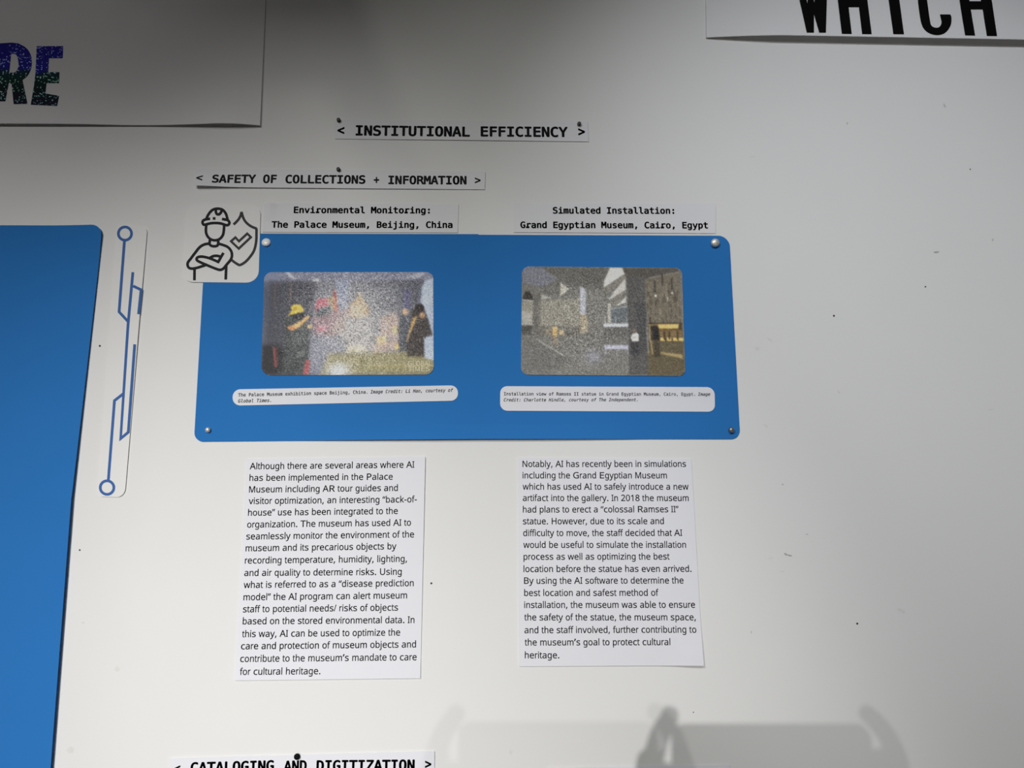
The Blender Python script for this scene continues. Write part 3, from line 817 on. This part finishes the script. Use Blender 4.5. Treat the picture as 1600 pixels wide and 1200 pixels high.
b = Canvas((85, 62, 1520, 1025), 256, 172, 5)
b.a[:] = (120, 118, 112)
b.poly([(85, 62), (1520, 62), (1520, 240), (700, 260), (85, 260)], (104, 102, 98), 0.7, 40)
b.poly([(85, 62), (262, 72), (400, 172), (262, 250), (100, 215)], (118, 120, 132), 0.95, 8)
for k in range(9): b.line([(100 + 34 * k, 66), (100 + 34 * k - 20, 245)], 5, (84, 84, 94), 0.55 if k < 8 else 0)
for k in range(6): b.line([(88, 92 + 24 * k), (400, 100 + 26 * k)], 4, (150, 152, 164), 0.3)
b.poly([(262, 72), (860, 66), (810, 250), (560, 230), (400, 172)], (98, 96, 90), 0.75, 14)
b.line([(262, 72), (410, 176), (520, 250)], 6, (140, 138, 130), 0.6)
b.poly([(100, 215), (262, 250), (440, 190), (430, 330), (85, 310)], (110, 108, 102), 0.7, 14)
b.poly([(428, 206), (505, 264), (446, 318), (425, 322)], (196, 192, 176), 0.85, 6)
b.poly([(258, 310), (350, 345), (260, 362)], (176, 174, 164), 0.8, 6)
b.poly([(85, 385), (600, 345), (600, 600), (85, 600)], (148, 143, 130), 0.85, 10)
for k in range(52):
    x = 95 + k * 9.8
    b.line([(x, 385 + b.rng.random() * 40), (x, 590)], 3, (112, 106, 95) if k % 2 else (170, 164, 150), 0.45, 3)
b.poly([(85, 470), (185, 470), (185, 600), (85, 600)], (176, 174, 170), 0.6, 10)
b.poly([(85, 590), (180, 590), (180, 680), (85, 680)], (74, 73, 70), 0.85, 8)
b.poly([(95, 330), (115, 288), (150, 283), (186, 335), (186, 366), (95, 362)], (58, 55, 52), 0.95, 6)
b.line([(95, 366), (186, 374)], 9, (196, 194, 188), 0.8)
b.poly([(188, 310), (252, 310), (246, 720), (176, 720)], (106, 103, 98), 0.9, 8)
b.poly([(252, 600), (600, 590), (620, 700), (250, 700)], (106, 102, 94), 0.6, 14)
b.poly([(358, 602), (402, 602), (400, 765), (358, 765)], (226, 178, 112), 0.9, 7)
b.poly([(418, 632), (456, 632), (456, 676), (418, 676)], (222, 186, 134), 0.8, 8)
b.poly([(300, 625), (345, 625), (345, 675), (300, 675)], (164, 146, 116), 0.6, 8)
b.poly([(602, 242), (655, 266), (655, 500), (602, 500)], (182, 182, 196), 0.95, 6)
b.poly([(602, 480), (672, 500), (672, 640), (602, 660)], (176, 160, 132), 0.85, 12)
b.poly([(655, 250), (820, 250), (850, 400), (850, 640), (672, 640)], (122, 119, 112), 0.6, 16)
b.poly([(872, 68), (982, 68), (1004, 122), (812, 250), (816, 188)], (208, 205, 196), 1, 6)
b.poly([(815, 250), (1004, 126), (1012, 165), (850, 300)], (134, 130, 120), 0.8, 8)
b.poly([(1008, 160), (1012, 266), (855, 366), (900, 290)], (196, 192, 182), 0.95, 6)
b.poly([(855, 366), (1012, 270), (1012, 330), (880, 425)], (128, 124, 114), 0.8, 8)
b.poly([(1012, 330), (1012, 380), (918, 412)], (198, 196, 188), 0.95, 6)
b.poly([(848, 388), (876, 388), (876, 570), (848, 570)], (188, 184, 170), 0.8, 6)
b.poly([(876, 440), (1020, 420), (1020, 560), (876, 560)], (98, 106, 112), 0.85, 8)
b.line([(880, 440), (1020, 415)], 8, (170, 184, 196), 0.7)
b.poly([(808, 572), (1026, 568), (1026, 596), (808, 602)], (206, 212, 224), 0.95, 5)
for x in (822, 918, 1015): b.line([(x, 515), (x, 570)], 6, (196, 198, 200), 0.7)
b.poly([(808, 602), (1030, 600), (1030, 745), (808, 745)], (98, 96, 92), 0.8, 10)
b.poly([(85, 680), (1180, 690), (1180, 1025), (85, 1025)], (118, 116, 111), 0.8, 25)
b.poly([(85, 700), (220, 720), (520, 890), (300, 1025), (85, 1025)], (104, 103, 100), 0.6, 30)
b.line([(215, 712), (330, 780), (470, 862)], 6, (190, 188, 178), 0.8)
b.poly([(815, 762), (1026, 758), (1026, 795), (815, 795)], (188, 188, 212), 0.9, 7)
for x in (825, 925, 1020): b.line([(x, 790), (x, 835)], 10, (176, 176, 196), 0.6)
b.glow(720, 860, 80, 60, (150, 150, 168), 0.6)
b.poly([(985, 70), (1480, 62), (1500, 100), (1190, 165), (1020, 155)], (84, 80, 74), 0.9, 8)
b.poly([(1022, 150), (1180, 160), (1195, 600), (1200, 1020), (1030, 1020)], (88, 86, 84), 0.95, 8)
b.poly([(1085, 400), (1180, 380), (1190, 800), (1110, 840)], (70, 70, 72), 0.6, 20)
b.poly([(1180, 175), (1490, 98), (1505, 560), (1205, 570)], (116, 106, 90), 0.95, 8)
b.line([(1220, 158), (1490, 98)], 5, (176, 166, 146), 0.7)
for i in range(70):
    x = 1200 + b.rng.random() * 290; y = 190 + b.rng.random() * 350
    b.line([(x, y), (x, y + 25 + 30 * b.rng.random())], 9, (78, 70, 60) if b.rng.random() < 0.6 else (142, 132, 112), 0.7, 3)
for x, y in ((1272, 240), (1424, 220), (1340, 180)): b.line([(x, y - 55), (x, y + 40)], 16, (66, 62, 62), 0.85, 4)
b.ell(1276, 318, 11, 11, (206, 200, 186)); b.line([(1382, 330), (1382, 362)], 7, (210, 206, 196)); b.ell(1424, 292, 10, 10, (190, 186, 172))
b.poly([(1205, 560), (1505, 555), (1510, 730), (1215, 725)], (74, 64, 50), 0.95, 6)
b.poly([(1285, 572), (1475, 568), (1470, 610), (1300, 614)], (236, 192, 104), 0.95, 7)
b.line([(1216, 578), (1218, 715)], 8, (200, 170, 104), 0.9); b.line([(1214, 578), (1285, 578)], 6, (190, 160, 100), 0.8)
b.poly([(1300, 620), (1505, 620), (1505, 690), (1300, 690)], (150, 118, 70), 0.7, 8)
for x in (1325, 1385, 1440, 1490): b.poly([(x - 20, 690), (x + 22, 690), (x + 22, 722), (x - 20, 720)], (232, 196, 108), 0.9, 5)
for x in (1345, 1390, 1462): b.line([(x, 640), (x, 700)], 14, (60, 52, 42), 0.85, 5)
b.line([(1305, 612), (1470, 612)], 5, (90, 70, 44), 0.8)
b.poly([(1240, 590), (1290, 590), (1305, 700), (1245, 715)], (46, 44, 46), 0.9, 8)
b.poly([(1200, 725), (1515, 722), (1520, 1025), (1190, 1025)], (98, 86, 62), 0.9, 10)
b.line([(1190, 600), (1200, 820)], 9, (150, 148, 144), 0.7); b.line([(1224, 720), (1236, 830)], 10, (196, 164, 100), 0.8)
b.poly([(1300, 815), (1500, 838), (1500, 872), (1310, 832)], (196, 168, 106), 0.75, 8)
b.poly([(1250, 730), (1300, 730), (1305, 860), (1255, 860)], (60, 54, 48), 0.7, 12)
b.poly([(1040, 720), (1120, 720), (1115, 860), (1060, 850)], (66, 65, 68), 0.9, 10)
b.poly([(1048, 690), (1065, 658), (1100, 645), (1118, 665), (1116, 724), (1060, 726)], (214, 210, 202), 1, 5)
b.ell(1082, 636, 18, 20, (120, 104, 92)); b.line([(1065, 690), (1095, 690)], 8, (140, 128, 118), 0.8)
soften(b, 0.80, 1)
glare_wgt = 0.30 + 0.75 * np.exp(-(((b.X - 620) / 430) ** 2 + ((b.Y - 560) / 420) ** 2))  # glare speckle painted over this print too, fading outwards
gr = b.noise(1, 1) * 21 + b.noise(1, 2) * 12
b.a = b.a + (gr * glare_wgt)[..., None]
sp = (b.rng.random(b.X.shape) < 0.10 * glare_wgt)
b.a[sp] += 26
ph2 = photo_print('photo_print', [(815.6, 416.2), (1065.6, 418.4), (1070.9, 587.6), (813.9, 585.4)], 0.0011,
                  (0.0080, 0.0075, 0.0075, 0.0080), b, 0.62)
tag(ph2.ob, 'photo print of a grey museum atrium with a lone visitor', 'photo print', 'photos mounted on the blue panel')

# ------------------------------------------------------------------ tacks and pins
def tack(px, py, r_px, depth, m, label, group, stand, shank, tilt=0.0):
    """domed thumb tack: head with a small shank going into the wall"""
    c = at(px, py, -(stand + depth * 0.5))
    r = (at(px + r_px, py, c.y) - c).length
    base = Vector((c.x, -stand, c.z))
    d = depth
    t = tag(bpy.data.objects.new('thumb_tack', None), label, 'tack', group)
    COL.objects.link(t); t.location = base
    V, Fc = lathe(base, [(r * .55, 0.0), (r * .93, d * .12), (r, d * .34), (r * .96, d * .55), (r * .82, d * .78), (r * .55, d * .93), (r * .2, d)])
    if tilt:
        R = Matrix.Rotation(math.radians(tilt), 3, 'X')
        V = [base + Vector((0, -r * math.sin(math.radians(tilt)), 0)) + R @ (q - base) for q in V]
    link('head', V, Fc, m, t, smooth=True)
    V, Fc = lathe(Vector((base.x, 0.004, base.z)), [(0.0005, 0.0), (0.0005, stand + 0.0045)], 10)
    link('shank', V, Fc, shank, t)
    return t
G1 = 'tacks at the corners of the blue panel'
tack(415.2, 378.4, 7.2, 0.0042, M['tack_white'], 'glossy white tack at the upper left of the blue panel', G1, 0.0011, M['tack_steel'], tilt=-14)
tack(1117.6, 379.2, 6.9, 0.0046, M['tack_silver'], 'silvery tack at the upper right of the blue panel', G1, 0.0011, M['tack_steel'])
tack(324.6, 671.6, 4.3, 0.0042, M['tack_silver'], 'small silver tack at the lower left of the blue panel', G1, 0.0011, M['tack_steel'])
tack(1143.0, 671.8, 4.6, 0.0042, M['tack_steel'], 'small dark steel tack at the lower right of the blue panel', G1, 0.0011, M['tack_steel'])
tack(463.8, 1182.6, 4.8, 0.0040, M['tack_black'], 'black tack in the CATALOGING AND DIGITIZATION strip', None, 0.0015, M['tack_steel'])

def push_pin(px, py, label):
    """slim push pin: flange against the paper, narrow waist, dark head standing off the wall"""
    c = at(px, py, -0.0012)
    base = Vector((c.x, -0.0008, c.z))
    t = tag(bpy.data.objects.new('push_pin', None), label, 'pin', 'smoky pins over the headings')
    COL.objects.link(t); t.location = base
    V, Fc = lathe(base, [(0.0022, 0.0), (0.0023, 0.0004), (0.0022, 0.0009), (0.0012, 0.0011)])
    link('flange', V, Fc, M['pin_grey'], t, smooth=True)
    V, Fc = lathe(base + Vector((0, -0.0010, 0)), [(0.0011, 0.0), (0.0010, 0.0009), (0.0013, 0.0018)])
    link('waist', V, Fc, M['tack_silver'], t, smooth=True)
    V, Fc = lathe(base + Vector((0, -0.0026, 0)), [(0.0013, 0.0), (0.0019, 0.0002), (0.0020, 0.0007), (0.0015, 0.0011), (0.0006, 0.0012)])
    link('head', V, Fc, M['pin_head'], t, smooth=True)
    V, Fc = lathe(Vector((base.x, 0.004, base.z)), [(0.0004, 0.0), (0.0004, 0.005)], 10)
    link('needle', V, Fc, M['tack_steel'], t)
    return t
push_pin(529.6, 188.6, 'smoky grey pin over the left end of INSTITUTIONAL EFFICIENCY')
push_pin(904.8, 194.4, 'smoky grey pin over the right end of INSTITUTIONAL EFFICIENCY')
push_pin(529.2, 265.6, 'smoky grey pin above the word COLLECTIONS')

# ------------------------------------------------------------------ phone and photographer (seen only by their shadow)
PC = CAM + RIGHT * 0.050 - UP * 0.020 - FWD * 0.012        # centre of the phone
def P(x, y, z):                                             # phone-local: x along the phone, y up, z towards the user
    return PC + RIGHT * x + UP * y - FWD * z
hl, hh, ht, cr = 0.080, 0.038, 0.004, 0.010
ring = []
for sx, sy, a0 in ((1, 1, 0), (-1, 1, 90), (-1, -1, 180), (1, -1, 270)):
    for k in range(7):
        t = math.radians(a0 + 15 * k)
        ring.append((sx * (hl - cr) + cr * math.cos(t), sy * (hh - cr) + cr * math.sin(t)))
n = len(ring)
V = [P(x, y, -ht) for x, y in ring] + [P(x, y, ht) for x, y in ring]
Fc = [tuple(range(n)), tuple(range(2 * n - 1, n - 1, -1))] + [(k, n + k, n + (k + 1) % n, (k + 1) % n) for k in range(n)]
phone = tag(link('smartphone', V, Fc, M['phone'], origin=PC), 'black phone held sideways by the photographer', 'phone')

def skinned(name, nodes, edges, roots, m, parent=None, levels=1):
    """nodes: list of (position, radius); grown with a Skin modifier"""
    org = Vector((0, 0, 0))
    if parent is not None: org = parent.location
    me = bpy.data.meshes.new(name)
    me.from_pydata([tuple(Vector(p) - org) for p, r in nodes], edges, [])
    o = bpy.data.objects.new(name, me); COL.objects.link(o)
    me.materials.append(m)
    sk = o.modifiers.new('skin', 'SKIN'); sk.use_smooth_shade = True
    if not me.skin_vertices: me.skin_vertices.new()
    for i, (p, r) in enumerate(nodes):
        d = me.skin_vertices[0].data[i]
        d.radius = r if isinstance(r, tuple) else (r, r)
        d.use_root = i in roots
    ss = o.modifiers.new('sub', 'SUBSURF'); ss.levels = ss.render_levels = levels
    ev = o.evaluated_get(bpy.context.evaluated_depsgraph_get())
    out = bpy.data.meshes.new_from_object(ev)
    bpy.data.objects.remove(o)
    o = bpy.data.objects.new(name, out); COL.objects.link(o)
    out.name = name
    if parent is not None: o.parent = parent
    return o

BX, BY = PC.x - 0.01, PC.y - 0.44
nodes, edges, roots = [], [], [0]
def chain(pts, start=None):
    prev = start
    for p, r in pts:
        nodes.append((Vector(p), r)); i = len(nodes) - 1
        if prev is not None: edges.append((prev, i))
        else: roots.append(i)
        prev = i
    return prev
nodes.append((Vector((BX, BY, 0.82)), (0.135, 0.10)))
chest = chain([((BX, BY, 1.00), (0.12, 0.09)), ((BX, BY, 1.18), (0.145, 0.095)), ((BX, BY, 1.27), (0.10, 0.07))], 0)
neck = chain([((BX, BY + 0.015, 1.335), 0.05), ((BX, BY + 0.03, 1.39), 0.052)], chest)
chain([((BX, BY + 0.035, 1.44), (0.070, 0.085)), ((BX, BY + 0.035, 1.49), (0.074, 0.092)), ((BX, BY + 0.02, 1.525), (0.05, 0.06))], neck)
wrists = {}
for s in (1, -1):
    hip = chain([((BX + s * 0.085, BY, 0.74), 0.078), ((BX + s * 0.09, BY + 0.01, 0.44), 0.055), ((BX + s * 0.09, BY - 0.01, 0.09), 0.036),
                 ((BX + s * 0.095, BY + 0.03, 0.032), 0.03), ((BX + s * 0.10, BY + 0.15, 0.022), 0.024)], 0)
    sh = chain([((BX + s * 0.165, BY, 1.245), 0.052), ((BX + s * 0.255, BY + 0.06, 1.09), 0.044)], chest)
    el = chain([((BX + s * 0.28, BY + 0.12, 1.22), 0.037)], sh)
    w = chain([(P(s * 0.122, -0.095, 0.050), 0.026), (P(s * 0.108, -0.055, 0.026), 0.026), (P(s * 0.096, -0.020, 0.014), 0.022), (P(s * 0.096, 0.006, 0.010), 0.016)], el)
    chain([(P(s * 0.088, -0.050, 0.022), 0.020), (P(s * 0.087, -0.015, 0.019), 0.016), (P(s * 0.085, 0.016, 0.016), 0.014)])
    lim = 0.0 if s > 0 else 0.012
    for kn, tip in (
            ([(0.100, -0.004, 0.014)], [(0.099, 0.016, 0.012), (0.092, 0.034, 0.006), (0.082, 0.045, 0.000), (0.073 + lim * .5, 0.051, -0.006)]),
            ([(0.102, -0.014, 0.014)], [(0.103, 0.002, 0.004), (0.098, 0.008, -0.012), (0.090 + lim * .3, 0.006, -0.0135), (0.078 + lim, 0.002, -0.0135)]),
            ([(0.104, -0.030, 0.014)], [(0.106, -0.020, 0.002), (0.102, -0.016, -0.012), (0.091 + lim * .3, -0.016, -0.0135), (0.078 + lim, -0.017, -0.0135)]),
            ([(0.104, -0.045, 0.014)], [(0.106, -0.040, 0.002), (0.102, -0.037, -0.011), (0.091 + lim * .3, -0.036, -0.0125), (0.080 + lim, -0.036, -0.0125)]),
            ([(0.098, -0.040, 0.024)], [(0.090, -0.030, 0.022), (0.076, -0.020, 0.016), (0.062, -0.014, 0.0125)])):
        q = [(P(s * x, y, z), 0.0095 - 0.0006 * k) for k, (x, y, z) in enumerate(kn + tip)]
        chain(q)
person = skinned('person', nodes, edges, roots, M['skin'])
tag(person, 'person holding a phone sideways up to the wall with both hands', 'person')
skinned('shirt', [(Vector((BX, BY, 0.80)), (0.15, 0.115)), (Vector((BX, BY, 1.00)), (0.135, 0.105)), (Vector((BX, BY, 1.18)), (0.16, 0.11)), (Vector((BX, BY, 1.275)), (0.105, 0.075)),
                  (Vector((BX + .165, BY, 1.245)), .064), (Vector((BX + .245, BY + .052, 1.11)), .060), (Vector((BX - .165, BY, 1.245)), .064), (Vector((BX - .245, BY + .052, 1.11)), .060)],
        [(0, 1), (1, 2), (2, 3), (3, 4), (4, 5), (3, 6), (6, 7)], [0], M['shirt'], person)
skinned('trousers', [(Vector((BX, BY, 0.84)), (0.146, 0.112))] + [q for s in (1, -1) for q in
        [(Vector((BX + s * .085, BY, .73)), .09), (Vector((BX + s * .09, BY + .01, .44)), .068), (Vector((BX + s * .09, BY - .01, .11)), .052)]],
        [(0, 1), (1, 2), (2, 3), (0, 4), (4, 5), (5, 6)], [0], M['trousers'], person)
skinned('hair', [(Vector((BX, BY - 0.03, 1.40)), 0.06), (Vector((BX, BY - 0.005, 1.47)), (0.083, 0.085)), (Vector((BX, BY + 0.01, 1.53)), (0.065, 0.078))],
        [(0, 1), (1, 2)], [0], M['hair'], person)
skinned('nose', [(Vector((BX, BY + 0.115, 1.465)), 0.009), (Vector((BX, BY + 0.132, 1.440)), 0.012)], [(0, 1)], [0], M['skin'], person)
